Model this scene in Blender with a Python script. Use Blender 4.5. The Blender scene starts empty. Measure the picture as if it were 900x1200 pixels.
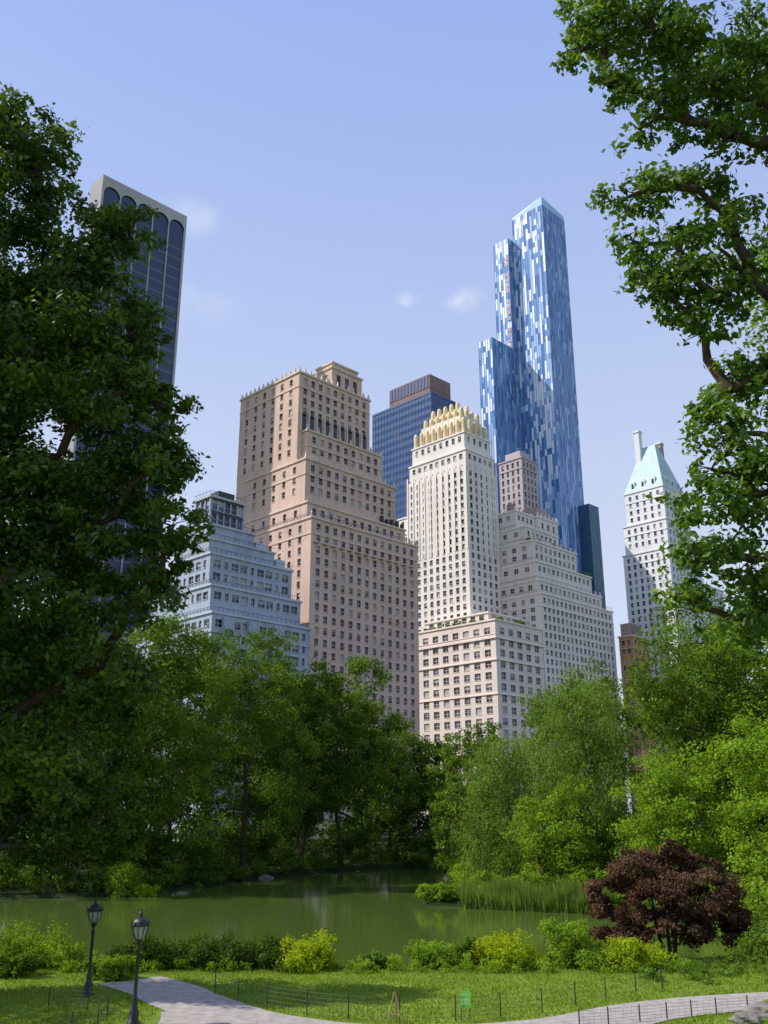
import bpy, math, random
import numpy as np
from mathutils import Vector
R = math.radians
scene = bpy.context.scene
try:
    scene.view_settings.view_transform = 'Standard'
    scene.view_settings.look = 'None'
    scene.view_settings.exposure = 0
except Exception: pass

# ------------------------------------------------------------------ materials
def new_mat(name):
    m = bpy.data.materials.new(name); m.use_nodes = True
    nt = m.node_tree; nt.nodes.clear()
    return m, nt
def N(nt, t, **kw):
    n = nt.nodes.new(t)
    for k, v in kw.items(): setattr(n, k, v)
    return n
def ramp(nt, stops):
    r = nt.nodes.new('ShaderNodeValToRGB'); el = r.color_ramp.elements
    while len(el) < len(stops): el.new(0.5)
    for e, (p, c) in zip(el, stops):
        e.position = p; e.color = (*c, 1)
    return r
def mulcol(c, k): return tuple(min(1, x*k) for x in c)

def simple(name, col, rough=0.7, metal=0.0, spec=0.5, nscale=3.0, var=0.12):
    m, nt = new_mat(name)
    o = N(nt, 'ShaderNodeOutputMaterial'); b = N(nt, 'ShaderNodeBsdfPrincipled')
    b.inputs['Roughness'].default_value = rough; b.inputs['Metallic'].default_value = metal
    b.inputs['Specular IOR Level'].default_value = spec
    tc = N(nt, 'ShaderNodeTexCoord'); nz = N(nt, 'ShaderNodeTexNoise'); nz.inputs['Scale'].default_value = nscale
    nz.inputs['Detail'].default_value = 6
    r = ramp(nt, [(0.3, mulcol(col, 1-var)), (0.7, mulcol(col, 1+var))])
    nt.links.new(tc.outputs['Object'], nz.inputs['Vector']); nt.links.new(nz.outputs['Fac'], r.inputs['Fac'])
    nt.links.new(r.outputs['Color'], b.inputs['Base Color']); nt.links.new(b.outputs[0], o.inputs[0])
    return m

def wall_mat(name, col, stain=0.25):
    m, nt = new_mat(name); L = nt.links.new
    o = N(nt, 'ShaderNodeOutputMaterial'); b = N(nt, 'ShaderNodeBsdfDiffuse')
    tc = N(nt, 'ShaderNodeTexCoord')
    mp = N(nt, 'ShaderNodeMapping'); mp.inputs['Scale'].default_value = (0.5, 0.5, 0.045)
    n1 = N(nt, 'ShaderNodeTexNoise'); n1.inputs['Scale'].default_value = 1.0; n1.inputs['Detail'].default_value = 8
    n2 = N(nt, 'ShaderNodeTexNoise'); n2.inputs['Scale'].default_value = 0.06; n2.inputs['Detail'].default_value = 5
    n3 = N(nt, 'ShaderNodeTexNoise'); n3.inputs['Scale'].default_value = 1.7; n3.inputs['Detail'].default_value = 3
    L(tc.outputs['Object'], mp.inputs[0]); L(mp.outputs[0], n1.inputs['Vector'])
    L(tc.outputs['Object'], n2.inputs['Vector']); L(tc.outputs['Object'], n3.inputs['Vector'])
    a = N(nt, 'ShaderNodeMath', operation='ADD'); L(n1.outputs['Fac'], a.inputs[0]); L(n2.outputs['Fac'], a.inputs[1])
    a2 = N(nt, 'ShaderNodeMath', operation='ADD'); L(a.outputs[0], a2.inputs[0]); L(n3.outputs['Fac'], a2.inputs[1])
    d = N(nt, 'ShaderNodeMath', operation='DIVIDE'); L(a2.outputs[0], d.inputs[0]); d.inputs[1].default_value = 3
    r = ramp(nt, [(0.36, mulcol(col, 1-stain)), (0.5, col), (0.62, mulcol(col, 1.1))])
    L(d.outputs[0], r.inputs['Fac']); L(r.outputs['Color'], b.inputs['Color']); L(b.outputs[0], o.inputs[0])
    return m

def leaf_mat(name, dark, mid, light, trans=0.35, gloss=0):
    m, nt = new_mat(name); L = nt.links.new
    o = N(nt, 'ShaderNodeOutputMaterial'); at = N(nt, 'ShaderNodeAttribute', attribute_name='tint')
    r = ramp(nt, [(0.0, dark), (0.5, mid), (1.0, light)]); L(at.outputs['Fac'], r.inputs['Fac'])
    if gloss:
        b = N(nt, 'ShaderNodeBsdfPrincipled'); b.inputs['Roughness'].default_value = 0.5
        b.inputs['Specular IOR Level'].default_value = gloss; L(r.outputs['Color'], b.inputs['Base Color'])
    else:
        b = N(nt, 'ShaderNodeBsdfDiffuse'); L(r.outputs['Color'], b.inputs['Color'])
    t = N(nt, 'ShaderNodeBsdfTranslucent')
    mx = N(nt, 'ShaderNodeMix', data_type='RGBA', blend_type='MULTIPLY'); mx.inputs[0].default_value = 1
    L(r.outputs['Color'], mx.inputs[6]); mx.inputs[7].default_value = (1.9, 1.7, 0.6, 1)
    L(mx.outputs[2], t.inputs['Color'])
    s = N(nt, 'ShaderNodeMixShader'); s.inputs[0].default_value = trans
    L(b.outputs[0], s.inputs[1]); L(t.outputs[0], s.inputs[2]); L(s.outputs[0], o.inputs[0])
    return m

M_leaf_near = leaf_mat('leaves_maple', (.020, .045, .008), (.050, .100, .013), (.15, .245, .028), .34, .3)
M_leaf_near2 = leaf_mat('leaves_locust', (.035, .075, .010), (.075, .15, .018), (.165, .275, .033), .36, .3)
M_leaf_dark = leaf_mat('leaves_dark', (.026, .052, .010), (.055, .102, .017), (.125, .205, .03), .26)
M_leaf_mid = leaf_mat('leaves_mid', (.048, .090, .014), (.10, .175, .025), (.19, .30, .04), .30)
M_leaf_light = leaf_mat('leaves_light', (.085, .155, .016), (.17, .285, .027), (.28, .42, .045), .38)
M_leaf_willow = leaf_mat('leaves_willow', (.065, .12, .026), (.135, .22, .044), (.22, .33, .07), .34)
M_leaf_yellow = leaf_mat('leaves_yellowgreen', (.16, .23, .012), (.29, .38, .020), (.42, .51, .035), .38)
M_leaf_purple = leaf_mat('leaves_purple', (.030, .015, .012), (.085, .046, .032), (.19, .11, .07), .2)
M_grass = leaf_mat('grass_blades', (.11, .18, .02), (.17, .26, .026), (.25, .35, .04), .3)
M_bark = simple('bark', (.07, .052, .038), .95, spec=.1, nscale=4, var=.35)
M_iron = simple('cast_iron_paint', (.012, .013, .014), .45, spec=.5)
M_lampglass = simple('lamp_glass', (.30, .33, .33), .15)
M_fence = simple('fence_steel', (.03, .035, .03), .5)

# ------------------------------------------------------------------ mesh helpers
class MB:
    def __init__(s): s.v = []; s.f = []; s.m = []
    def quad(s, a, b, c, d, mat=0):
        i = len(s.v); s.v += [a, b, c, d]; s.f.append((i, i+1, i+2, i+3)); s.m.append(mat)
    def tri(s, a, b, c, mat=0):
        i = len(s.v); s.v += [a, b, c]; s.f.append((i, i+1, i+2)); s.m.append(mat)
    def hexa(s, vs, mat):
        i = len(s.v); s.v += vs
        for q in ((0,3,2,1),(4,5,6,7),(0,1,5,4),(1,2,6,5),(2,3,7,6),(3,0,4,7)):
            s.f.append(tuple(i+k for k in q)); s.m.append(mat)
    def box(s, x0, x1, y0, y1, z0, z1, mat=0):
        s.hexa([(x0,y0,z0),(x1,y0,z0),(x1,y1,z0),(x0,y1,z0),(x0,y0,z1),(x1,y0,z1),(x1,y1,z1),(x0,y1,z1)], mat)
    def frustum(s, cx, cy, hx, hy, z0, tx, ty, z1, mat=0, dx=0, dy=0):
        s.hexa([(cx-hx,cy-hy,z0),(cx+hx,cy-hy,z0),(cx+hx,cy+hy,z0),(cx-hx,cy+hy,z0),
                (cx+dx-tx,cy+dy-ty,z1),(cx+dx+tx,cy+dy-ty,z1),(cx+dx+tx,cy+dy+ty,z1),(cx+dx-tx,cy+dy+ty,z1)], mat)
    def lathe(s, cx, cy, prof, n=10, mat=0):
        i = len(s.v)
        for (r, z) in prof:
            for k in range(n):
                a = 2*math.pi*k/n; s.v.append((cx+r*math.cos(a), cy+r*math.sin(a), z))
        for j in range(len(prof)-1):
            for k in range(n):
                k2 = (k+1) % n
                s.f.append((i+j*n+k, i+j*n+k2, i+(j+1)*n+k2, i+(j+1)*n+k)); s.m.append(mat)
    def tube(s, pts, radii, n=6, mat=0):
        pts = [Vector(p) for p in pts]; i = len(s.v)
        for j, p in enumerate(pts):
            d = (pts[min(j+1, len(pts)-1)] - pts[max(j-1, 0)])
            if d.length < 1e-6: d = Vector((0, 0, 1))
            d.normalize(); a = d.cross(Vector((0.31, 0.95, 0.05)))
            if a.length < 0.1: a = d.cross(Vector((1, 0, 0)))
            a.normalize(); b = d.cross(a)
            for k in range(n):
                t = 2*math.pi*k/n; s.v.append(tuple(p + (a*math.cos(t)+b*math.sin(t))*radii[j]))
        for j in range(len(pts)-1):
            for k in range(n):
                k2 = (k+1) % n
                s.f.append((i+j*n+k, i+j*n+k2, i+(j+1)*n+k2, i+(j+1)*n+k)); s.m.append(mat)
    def obj(s, name, mats, loc=(0,0,0), rotz=0, parent=None, smooth=False):
        me = bpy.data.meshes.new(name+'_mesh'); me.from_pydata(s.v, [], s.f)
        for m in mats: me.materials.append(m)
        me.polygons.foreach_set('material_index', s.m)
        if smooth: me.polygons.foreach_set('use_smooth', [True]*len(s.f))
        me.update()
        o = bpy.data.objects.new(name, me); scene.collection.objects.link(o)
        o.location = loc; o.rotation_euler = (0, 0, rotz)
        if parent: o.parent = parent
        return o
def empty(name, loc=(0,0,0)):
    e = bpy.data.objects.new(name, None); scene.collection.objects.link(e); e.location = loc; e.empty_display_size = .5
    return e
def smooth01(t): t = np.clip(t, 0, 1); return t*t*(3-2*t)

# ------------------------------------------------------------------ terrain
POND = np.array([(-45,63),(-24,59.5),(-14,57.2),(-5,56.8),(5,56.8),(12,57.6),(19,60.5),(26,69),(25,80),(18.5,90.5),(11,94),(8.5,96.5),(3.2,98.2),
                 (6.5,103),(9.5,125),(9,150),(9.5,163),(4,170),(-6,160),(-18,141),(-21.5,128),(-26,113),(-32,108),(-40,104.5),(-55,100),(-62,80)], float)
def pond_sd(x, y):
    x = np.asarray(x, float); y = np.asarray(y, float)
    d = np.full(x.shape, 1e9); ins = np.zeros(x.shape, bool); n = len(POND)
    for i in range(n):
        ax, ay = POND[i]; bx, by = POND[(i+1) % n]
        ex, ey = bx-ax, by-ay
        t = np.clip(((x-ax)*ex+(y-ay)*ey)/(ex*ex+ey*ey), 0, 1)
        d = np.minimum(d, np.hypot(x-ax-t*ex, y-ay-t*ey))
        c = ((ay > y) != (by > y)) & (x < (bx-ax)*(y-ay)/((by-ay) if by != ay else 1e-9)+ax)
        ins ^= c
    return np.where(ins, -d, d)
def hgt(x, y):
    x = np.asarray(x, float); y = np.asarray(y, float)
    sd = pond_sd(x, y)
    land = 5.9*(1-smooth01(y/35.0)) + 2.6*smooth01((sd-2)/32)*smooth01((y-62)/20)
    land = land + 0.10*np.sin(x*.31+1)*np.sin(y*.27)*smooth01((y-58)/10)
    k = smooth01((sd+2.5)/4.0)
    return -1.9 + (land+1.9)*k
def h1(x, y): return float(hgt(np.array([x]), np.array([y]))[0])

xs = np.concatenate([-np.geomspace(4000, 75, 14), np.arange(-70, 91, 1.0), np.geomspace(95, 4000, 14)])
ys = np.concatenate([-np.geomspace(1500, 15, 10), np.arange(-10, 221, 1.0), np.geomspace(226, 5000, 14)])
X, Y = np.meshgrid(xs, ys); Z = hgt(X.ravel(), Y.ravel())
nx, ny = len(xs), len(ys)
co = np.stack([X.ravel(), Y.ravel(), Z], 1)
ii = (np.arange(ny-1)[:, None]*nx + np.arange(nx-1)[None, :]).ravel()
fc = np.stack([ii, ii+1, ii+1+nx, ii+nx], 1)
def np_mesh(name, co, fc, mats, tint=None, smooth=False, per=4):
    me = bpy.data.meshes.new(name)
    me.vertices.add(len(co)); me.vertices.foreach_set('co', co.astype(np.float32).ravel())
    me.loops.add(fc.size); me.loops.foreach_set('vertex_index', fc.astype(np.int32).ravel())
    me.polygons.add(len(fc)); me.polygons.foreach_set('loop_start', np.arange(0, fc.size, per, dtype=np.int32))
    if smooth: me.polygons.foreach_set('use_smooth', np.ones(len(fc), bool))
    me.update(calc_edges=True)
    for m in mats: me.materials.append(m)
    if tint is not None:
        a = me.attributes.new('tint', 'FLOAT', 'FACE'); a.data.foreach_set('value', tint.astype(np.float32))
    return me
def ground_mat():
    m, nt = new_mat('ground_grass_soil'); L = nt.links.new
    o = N(nt, 'ShaderNodeOutputMaterial'); b = N(nt, 'ShaderNodeBsdfPrincipled')
    b.inputs['Roughness'].default_value = .95; b.inputs['Specular IOR Level'].default_value = .1
    tc = N(nt, 'ShaderNodeTexCoord')
    n1 = N(nt, 'ShaderNodeTexNoise'); n1.inputs['Scale'].default_value = .35; n1.inputs['Detail'].default_value = 8
    n2 = N(nt, 'ShaderNodeTexNoise'); n2.inputs['Scale'].default_value = 6; n2.inputs['Detail'].default_value = 6
    L(tc.outputs['Object'], n1.inputs['Vector']); L(tc.outputs['Object'], n2.inputs['Vector'])
    ad = N(nt, 'ShaderNodeMath', operation='MULTIPLY_ADD'); L(n2.outputs['Fac'], ad.inputs[0]); ad.inputs[1].default_value = .5
    h = N(nt, 'ShaderNodeMath', operation='MULTIPLY'); L(n1.outputs['Fac'], h.inputs[0]); h.inputs[1].default_value = .5
    L(h.outputs[0], ad.inputs[2])
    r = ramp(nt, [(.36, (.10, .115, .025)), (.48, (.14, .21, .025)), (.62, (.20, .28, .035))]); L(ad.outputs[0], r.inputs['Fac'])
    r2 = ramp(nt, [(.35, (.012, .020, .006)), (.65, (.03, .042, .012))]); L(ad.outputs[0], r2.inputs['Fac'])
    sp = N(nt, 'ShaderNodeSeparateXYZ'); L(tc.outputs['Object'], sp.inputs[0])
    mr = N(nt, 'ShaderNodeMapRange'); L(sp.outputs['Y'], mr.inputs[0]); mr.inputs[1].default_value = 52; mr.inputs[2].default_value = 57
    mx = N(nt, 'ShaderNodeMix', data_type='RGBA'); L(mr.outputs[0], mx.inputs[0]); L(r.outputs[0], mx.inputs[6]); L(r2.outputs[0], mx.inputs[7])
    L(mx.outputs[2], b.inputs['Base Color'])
    bp = N(nt, 'ShaderNodeBump'); bp.inputs['Strength'].default_value = .6; bp.inputs['Distance'].default_value = .1
    L(n2.outputs['Fac'], bp.inputs['Height']); L(bp.outputs[0], b.inputs['Normal']); L(b.outputs[0], o.inputs[0])
    return m
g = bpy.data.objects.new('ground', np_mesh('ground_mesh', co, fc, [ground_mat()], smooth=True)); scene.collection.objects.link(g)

def water_mat():
    m, nt = new_mat('pond_water'); L = nt.links.new
    o = N(nt, 'ShaderNodeOutputMaterial'); b = N(nt, 'ShaderNodeBsdfPrincipled')
    b.inputs['Base Color'].default_value = (.078, .115, .022, 1); b.inputs['Roughness'].default_value = .03
    b.inputs['IOR'].default_value = 1.42
    tc = N(nt, 'ShaderNodeTexCoord'); mp = N(nt, 'ShaderNodeMapping'); mp.inputs['Scale'].default_value = (.7, 1.6, 1)
    n = N(nt, 'ShaderNodeTexNoise'); n.inputs['Scale'].default_value = 1.1; n.inputs['Detail'].default_value = 4
    bp = N(nt, 'ShaderNodeBump'); bp.inputs['Strength'].default_value = .16; bp.inputs['Distance'].default_value = .05
    L(tc.outputs['Object'], mp.inputs[0]); L(mp.outputs[0], n.inputs['Vector']); L(n.outputs['Fac'], bp.inputs['Height'])
    L(bp.outputs[0], b.inputs['Normal']); L(b.outputs[0], o.inputs[0])
    return m
w = MB(); w.quad((-75, 50, -.5), (40, 50, -.5), (40, 180, -.5), (-75, 180, -.5))
w.obj('pond_water', [water_mat()])

def strip(pts, width, step=0.6):
    P = [Vector((*p, 0)) for p in pts]; out = []
    n = len(P)
    for i in range(n-1):
        p0 = P[max(i-1, 0)]; p1 = P[i]; p2 = P[i+1]; p3 = P[min(i+2, n-1)]
        k = max(2, int((p2-p1).length/step))
        for j in range(k):
            t = j/k
            out.append(0.5*((2*p1)+(-p0+p2)*t+(2*p0-5*p1+4*p2-p3)*t*t+(-p0+3*p1-3*p2+p3)*t**3))
    out.append(P[-1]); return out
path_pts = strip([(-12.4,50.6),(-10.2,48.0),(-8.3,44.9),(-4.8,40.6),(0.5,38.2),(6.5,39.6),(11.2,43.1),(17,45.4),(26,47)], 4)
def ribbon(mb, cl, half, dz, mat=0, off=0.0, nacross=6):
    rows = []
    for i, p in enumerate(cl):
        d = (cl[min(i+1, len(cl)-1)]-cl[max(i-1, 0)]).normalized(); nn = Vector((-d.y, d.x, 0))
        row = []
        for k in range(nacross+1):
            q = p+nn*(off+half*(2*k/nacross-1)); row.append((q.x, q.y, h1(q.x, q.y)+dz))
        rows.append(row)
    for a, b in zip(rows[:-1], rows[1:]):
        for k in range(nacross): mb.quad(a[k], a[k+1], b[k+1], b[k], mat)
M_path = simple('path_asphalt', (.34, .305, .27), .9, spec=.15, nscale=2.2, var=.22)
pm = MB(); ribbon(pm, path_pts, 1.7, .03)
pm.obj('footpath', [M_path])
pm = MB(); ribbon(pm, strip([(-7.2,43.0),(-6.8,40.0),(-7.6,35.0),(-10,30)], 4), 1.9, .036); pm.obj('footpath', [M_path])

# ------------------------------------------------------------------ foliage
def leaves(lobes, n, size, seed, zsq=.75, clumps=16, clump_r=.33, asp=.55, droop=0.0, up=.6, plate=.7):
    rng = np.random.default_rng(seed)
    lb = np.array([l[:4] for l in lobes], float)
    cc = []; cr = []; ow = []
    for (x, y, z, r) in lb:
        k = max(4, int(clumps*rng.uniform(.8, 1.2)))
        d = rng.normal(size=(k, 3)); d /= np.linalg.norm(d, axis=1)[:, None]
        rad = r*rng.uniform(.35, 1.0, k)**.6
        p = d*rad[:, None]; p[:, 2] *= zsq
        cc.append(p+np.array([x, y, z])); cr.append(r*clump_r*rng.uniform(.55, 1.35, k)); ow.append(d)
    cc = np.concatenate(cc); cr = np.concatenate(cr); ow = np.concatenate(ow)
    wgt = cr**2; wgt /= wgt.sum()
    idx = rng.choice(len(cc), n, p=wgt)
    d = rng.normal(size=(n, 3)); d /= np.linalg.norm(d, axis=1)[:, None]
    rr = cr[idx]*rng.uniform(0, 1, n)**.45*np.where(rng.random(n) < .12, 1.45, 1)
    off = d*rr[:, None]; off[:, 2] *= plate
    if droop > 0: off[:, 2] = off[:, 2]*1.2 - droop*cr[idx]*rng.uniform(0, 1.6, n)
    p = cc[idx]+off
    nr = rng.normal(size=(n, 3))*.75 + ow[idx]*.5 + d*.5; nr[:, 2] += up
    nr /= np.linalg.norm(nr, axis=1)[:, None]
    t = rng.normal(size=(n, 3)) + d*.6
    if droop > 0: t[:, 2] -= 2.5
    u = t - nr*(t*nr).sum(1)[:, None]; u /= np.linalg.norm(u, axis=1)[:, None]
    v = np.cross(nr, u)
    L = size*rng.uniform(.6, 1.35, n)[:, None]
    co = np.empty((n, 4, 3))
    co[:, 0] = p-u*L*.5; co[:, 1] = p+v*L*asp*.5+u*L*.05; co[:, 2] = p+u*L*.5-nr*L*.12; co[:, 3] = p-v*L*asp*.5+u*L*.05
    ct = rng.uniform(0, 1, len(cc))
    tint = np.clip(ct[idx]*.6+rng.uniform(0, 1, n)*.4, 0, 1)
    return co.reshape(-1, 3), np.arange(n*4).reshape(-1, 4), tint, cc
def make_tree(name, base, lobes, n, size, seed, mat, trunk_r=.4, fork=.3, split=None, twigs=3, **kw):
    """base xy; lobes relative to base (z above ground); limbs grow lobe to lobe from the trunk"""
    rnd = random.Random(seed)
    bz = h1(*base)
    e = empty(name, (base[0], base[1], bz))
    co, fc, tint, cc = leaves(lobes, n, size, seed, **kw)
    o = bpy.data.objects.new('foliage', np_mesh(name+'_leaves', co, fc, [mat], tint)); scene.collection.objects.link(o); o.parent = e
    zt = max(l[2] for l in lobes)
    W_ = sum(l[3] for l in lobes)
    mx = sum(l[0]*l[3] for l in lobes)/W_; my = sum(l[1]*l[3] for l in lobes)/W_
    mb = MB(); stems = split or [(0, 0)]; nodes = []; nst = len(stems)
    lean = rnd.uniform(-.05, .05); lean2 = rnd.uniform(-.05, .05)
    for (sx, sy) in stems:
        pts = []; rad = []; K = 10; H = zt*.86
        for j in range(K):
            t = j/(K-1)
            pts.append(Vector((sx*min(1, t*3)*.3+(mx*.7+sx)*t**1.3+(rnd.uniform(-.02, .02)*t+lean*math.sin(t*3.1))*H, (my*.7+sy)*t**1.3+(rnd.uniform(-.02, .02)*t+lean2*math.sin(t*3.1))*H, -.5+t*(H+.5))))
            rad.append(trunk_r*((1-t)**.9*.93+.05)*(1.45 if j == 0 else 1)/(nst**.35))
        mb.tube(pts, rad, 8)
        for j in range(1, K):
            if pts[j].z > zt*fork*.8: nodes.append((pts[j], rad[j], -1))
    order = sorted(range(len(lobes)), key=lambda i: (lobes[i][0]-mx*.7)**2+(lobes[i][1]-my*.7)**2)
    par = {}
    pool = [(nodes[k][0], ('t', k)) for k in range(len(nodes))]
    for i in order:
        p = Vector(lobes[i][:3])
        best = min(pool, key=lambda q: (q[0]-p).length + (2.5*max(0, q[0].z-p.z-.3)) + (0.25*(p.length*.5) if q[1][0] == 't' else 0))
        par[i] = best; pool.append((p, ('l', i)))
    cnt = {i: 1 for i in order}
    for i in reversed(order):
        kk = par[i][1]
        if kk[0] == 'l': cnt[kk[1]] += cnt[i]
    for i in order:
        p0, kk = par[i]; p1 = Vector(lobes[i][:3]); ln = (p1-p0).length
        r0 = trunk_r*.17*math.sqrt(cnt[i])
        if kk[0] == 't': r0 = min(r0, nodes[kk[1]][1]*.7)
        r1 = max(r0*.55, trunk_r*.05)
        m = (p0+p1)/2+Vector((rnd.uniform(-.12, .12), rnd.uniform(-.12, .12), rnd.uniform(.02, .12)))*ln
        q1 = (p0+m)/2+Vector((rnd.uniform(-.04, .04), rnd.uniform(-.04, .04), .02))*ln; q2 = (m+p1)/2+Vector((0, 0, .02))*ln
        mb.tube([p0, q1, m, q2, p1], [r0, r0*.9, (r0+r1)/2, r1*1.1, r1], 6)
        near = sorted(range(len(cc)), key=lambda q: (cc[q][0]-p1.x)**2+(cc[q][1]-p1.y)**2+(cc[q][2]-p1.z)**2)[:twigs*2]
        for q in rnd.sample(near, min(twigs, len(near))):
            c = Vector(cc[q]); s0 = rnd.choice([m, q2, p1]); d_ = (c-s0).length
            mm = (s0+c)/2+Vector((rnd.uniform(-.12, .12), rnd.uniform(-.12, .12), .1))*d_
            rt = min(r1*.5, trunk_r*.05)
            mb.tube([s0, mm, c], [rt, rt*.7, rt*.25], 4)
    mb.obj('trunk_and_limbs', [M_bark], parent=e, smooth=True)
    return e
def auto_lobes(seed, Rr, zb, zt, n=22, lr=.42):
    rnd = random.Random(seed*7+1); out = []
    cz = (zb+zt)/2; hz = (zt-zb)/2
    for i in range(n):
        f = (i+.5)/n; zz = 1-2*f; a = i*2.39996+rnd.uniform(-.4, .4); rr = math.sqrt(max(0, 1-zz*zz*.82))
        k = rnd.uniform(.52, .78)
        out.append((Rr*k*rr*math.cos(a), Rr*k*rr*math.sin(a), cz+hz*zz*rnd.uniform(.72, .88), Rr*lr*rnd.uniform(.75, 1.2)))
    out.append((0, 0, cz, Rr*lr*1.2)); out.append((0, 0, cz+hz*.4, Rr*lr*1.1))
    return out
def bush(name, base, w, d, h, n, size, seed, mat, k=7, **kw):
    rnd = random.Random(seed); lb = []
    for i in range(k):
        a = rnd.uniform(0, 6.28); q = rnd.uniform(.1, .72)
        r = min(h*.5, max(w, d)*.25)*rnd.uniform(.7, 1.15)
        lb.append((math.cos(a)*q*w/2, math.sin(a)*q*d/2, max(r*.4, h-r-abs(rnd.gauss(0, .22))*h), r))
        lb.append((math.cos(a)*q*w/1.8, math.sin(a)*q*d/1.8, r*.5, r))
    co, fc, tint, cc = leaves(lb, n, size, seed, clumps=9, clump_r=.42, **kw)
    e = empty(name, (base[0], base[1], h1(*base)))
    o = bpy.data.objects.new('foliage', np_mesh(name+'_leaves', co, fc, [mat], tint)); scene.collection.objects.link(o); o.parent = e
    mb = MB()
    for l in lb[::2]:
        mb.tube([(0+l[0]*.2, l[1]*.2, -.2), (l[0]*.6, l[1]*.6, l[2]*.5), (l[0], l[1], l[2])], [.05, .035, .015], 4)
    mb.obj('stems', [M_bark], parent=e)
    return e

def rel(base, L, k=1.0):
    z = h1(*base); return [(x-base[0], y-base[1], zz-z, r*k) for x, y, zz, r in L]
# --- near left tree
bl = (-13.5, 27.0)
L = [(-13.8,26,29.4,2.2),(-12.0,25.6,29.1,1.4),(-11.2,25.5,27.3,1.6),(-9.4,26,25.3,1.4),(-8.2,26,25.4,1.0),(-9.5,26.5,23,1.8),(-7.9,26,21.8,1.2),(-8.1,25.6,19.6,1.7),
     (-6.6,26,19.3,1.0),(-6.9,26.2,17.4,1.4),(-6.2,26,15.6,1.1),(-8.0,26.5,16,2.0),(-7.3,26.5,13.5,1.5),(-8.2,27,11.6,1.7),(-6.2,26,17.6,.8),(-6.4,26.3,14.2,.8),
     (-11.3,26.5,24.2,2.4),(-11.2,25.5,20.6,2.4),(-11.2,27,17,2.6),(-10.8,25.5,13.6,2.4),(-10.6,27.5,10.4,2.2),(-9.9,29,8.9,1.5),(-12.8,29,9,2.2),
     (-12.6,26,27,2.0),(-12.6,26,22.5,2.2),(-12.8,25,18.8,2.2),(-12.6,26,15.2,2.3),(-9.8,26.5,18,1.8),(-9.6,27,21,1.7),(-10,27,15,1.8),(-12,27,12,2.2),
     (-14.5,28,22,3.3),(-14.8,25,17.5,3.3),(-15,28,13,3.2),(-16.5,26,26,3),(-17.5,27,20,3.5),(-18,27,15,3.4),(-14,31,18,3),(-14,31,24,3),(-12,31,13,2.5)]
make_tree('maple_tree', bl, rel(bl, L, 1.04), 190000, .21, 11, M_leaf_near, trunk_r=.6, clumps=26, clump_r=.33, twigs=7, plate=.6)
make_tree('oak_tree', (-19.0, 47.0), [(x, y, z, r) for x, y, z, r in
   [(5.5,0,7.5,2.0),(6.8,.5,9.5,1.7),(6.2,0,12,2.0),(4.6,0,14.5,2.2),(2.5,0,16.5,2.3),(2.5,1,8,2.3),(3.5,1,11,2.6),(0,0,14,3),(0,1,9.5,3),(-2,0,17,3),(-4,0,11,3),(1,-1,6.2,2.0),(4,-1,6.0,1.5),(-3,0,7,2.4),(6.2,1,6.4,1.2),(-5,1,15,3)]],
   48000, .27, 12, M_leaf_dark, trunk_r=.5, clumps=18, clump_r=.38, twigs=4)
make_tree('oak_tree', (-31.5, 43.0), auto_lobes(90, 6.5, 5, 19), 16000, .42, 13, M_leaf_dark, trunk_r=.5, clumps=14, clump_r=.4, twigs=2)
# --- right overhanging tree
br = (13.2, 18.5)
L = [(4.6,17,24.9,.7),(4.4,17,24.0,.5),(5.4,17,25.6,.9),(5.0,17,24.3,.9),(6.2,17,24.6,1.2),(7.6,17.3,24.6,1.3),(9.0,17.5,24.2,1.4),(5.1,17,23.1,.6),(6.0,17,22.8,.85),(7.2,17,23.2,.95),(8.4,17,22.6,.95),(9.3,17.4,21.7,.9),(5.6,17,21.9,.5),(6.7,17,22.1,.6),
     (7.6,17,21.7,.6),(5.0,17,20.0,.55),(5.8,17,20.3,.75),(6.8,17.2,20.5,.7),(5.2,17,19.0,.6),(6.1,17,19.0,.85),(7.0,17,18.9,.75),(6.0,17,17.6,.65),(6.9,17,17.6,.65),(7.5,17.2,19.8,.5),(5.4,17,18.1,.45),(7.7,17.2,18.2,.5),(6.3,17,18.3,.7),(6.5,17,16.9,.5),
     (6.9,17,15.6,.7),(7.8,17,15.9,.85),(8.6,17,16.5,.8),(6.6,17,14.7,.65),(7.6,17,14.6,.95),(8.6,17,15.2,.9),
     (6.2,17,13.3,.75),(7.2,17,13.4,.95),(8.3,17,13.4,1.0),(5.9,17,12.1,.7),(6.9,17,12.1,.9),(7.9,17,12,.9),(6.4,17,11.0,.7),(7.4,17.5,10.9,.85),(6.4,17.2,14.0,.5),(8.2,17,14.2,.7),(5.6,17.1,11.4,.45),
     (11,18,24,2.5),(11,18.5,20,2.5),(11,18.5,16,2.4),(10.3,19,12.3,2.0),(13.5,18,27,3),(15.5,20,23,3.5),(16,17,18,3.5),(14,22,15,3)]
make_tree('locust_tree', br, rel(br, L, 1.1), 98000, .165, 23, M_leaf_near2, trunk_r=.4, clumps=15, clump_r=.38, twigs=7, plate=.65)

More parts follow.
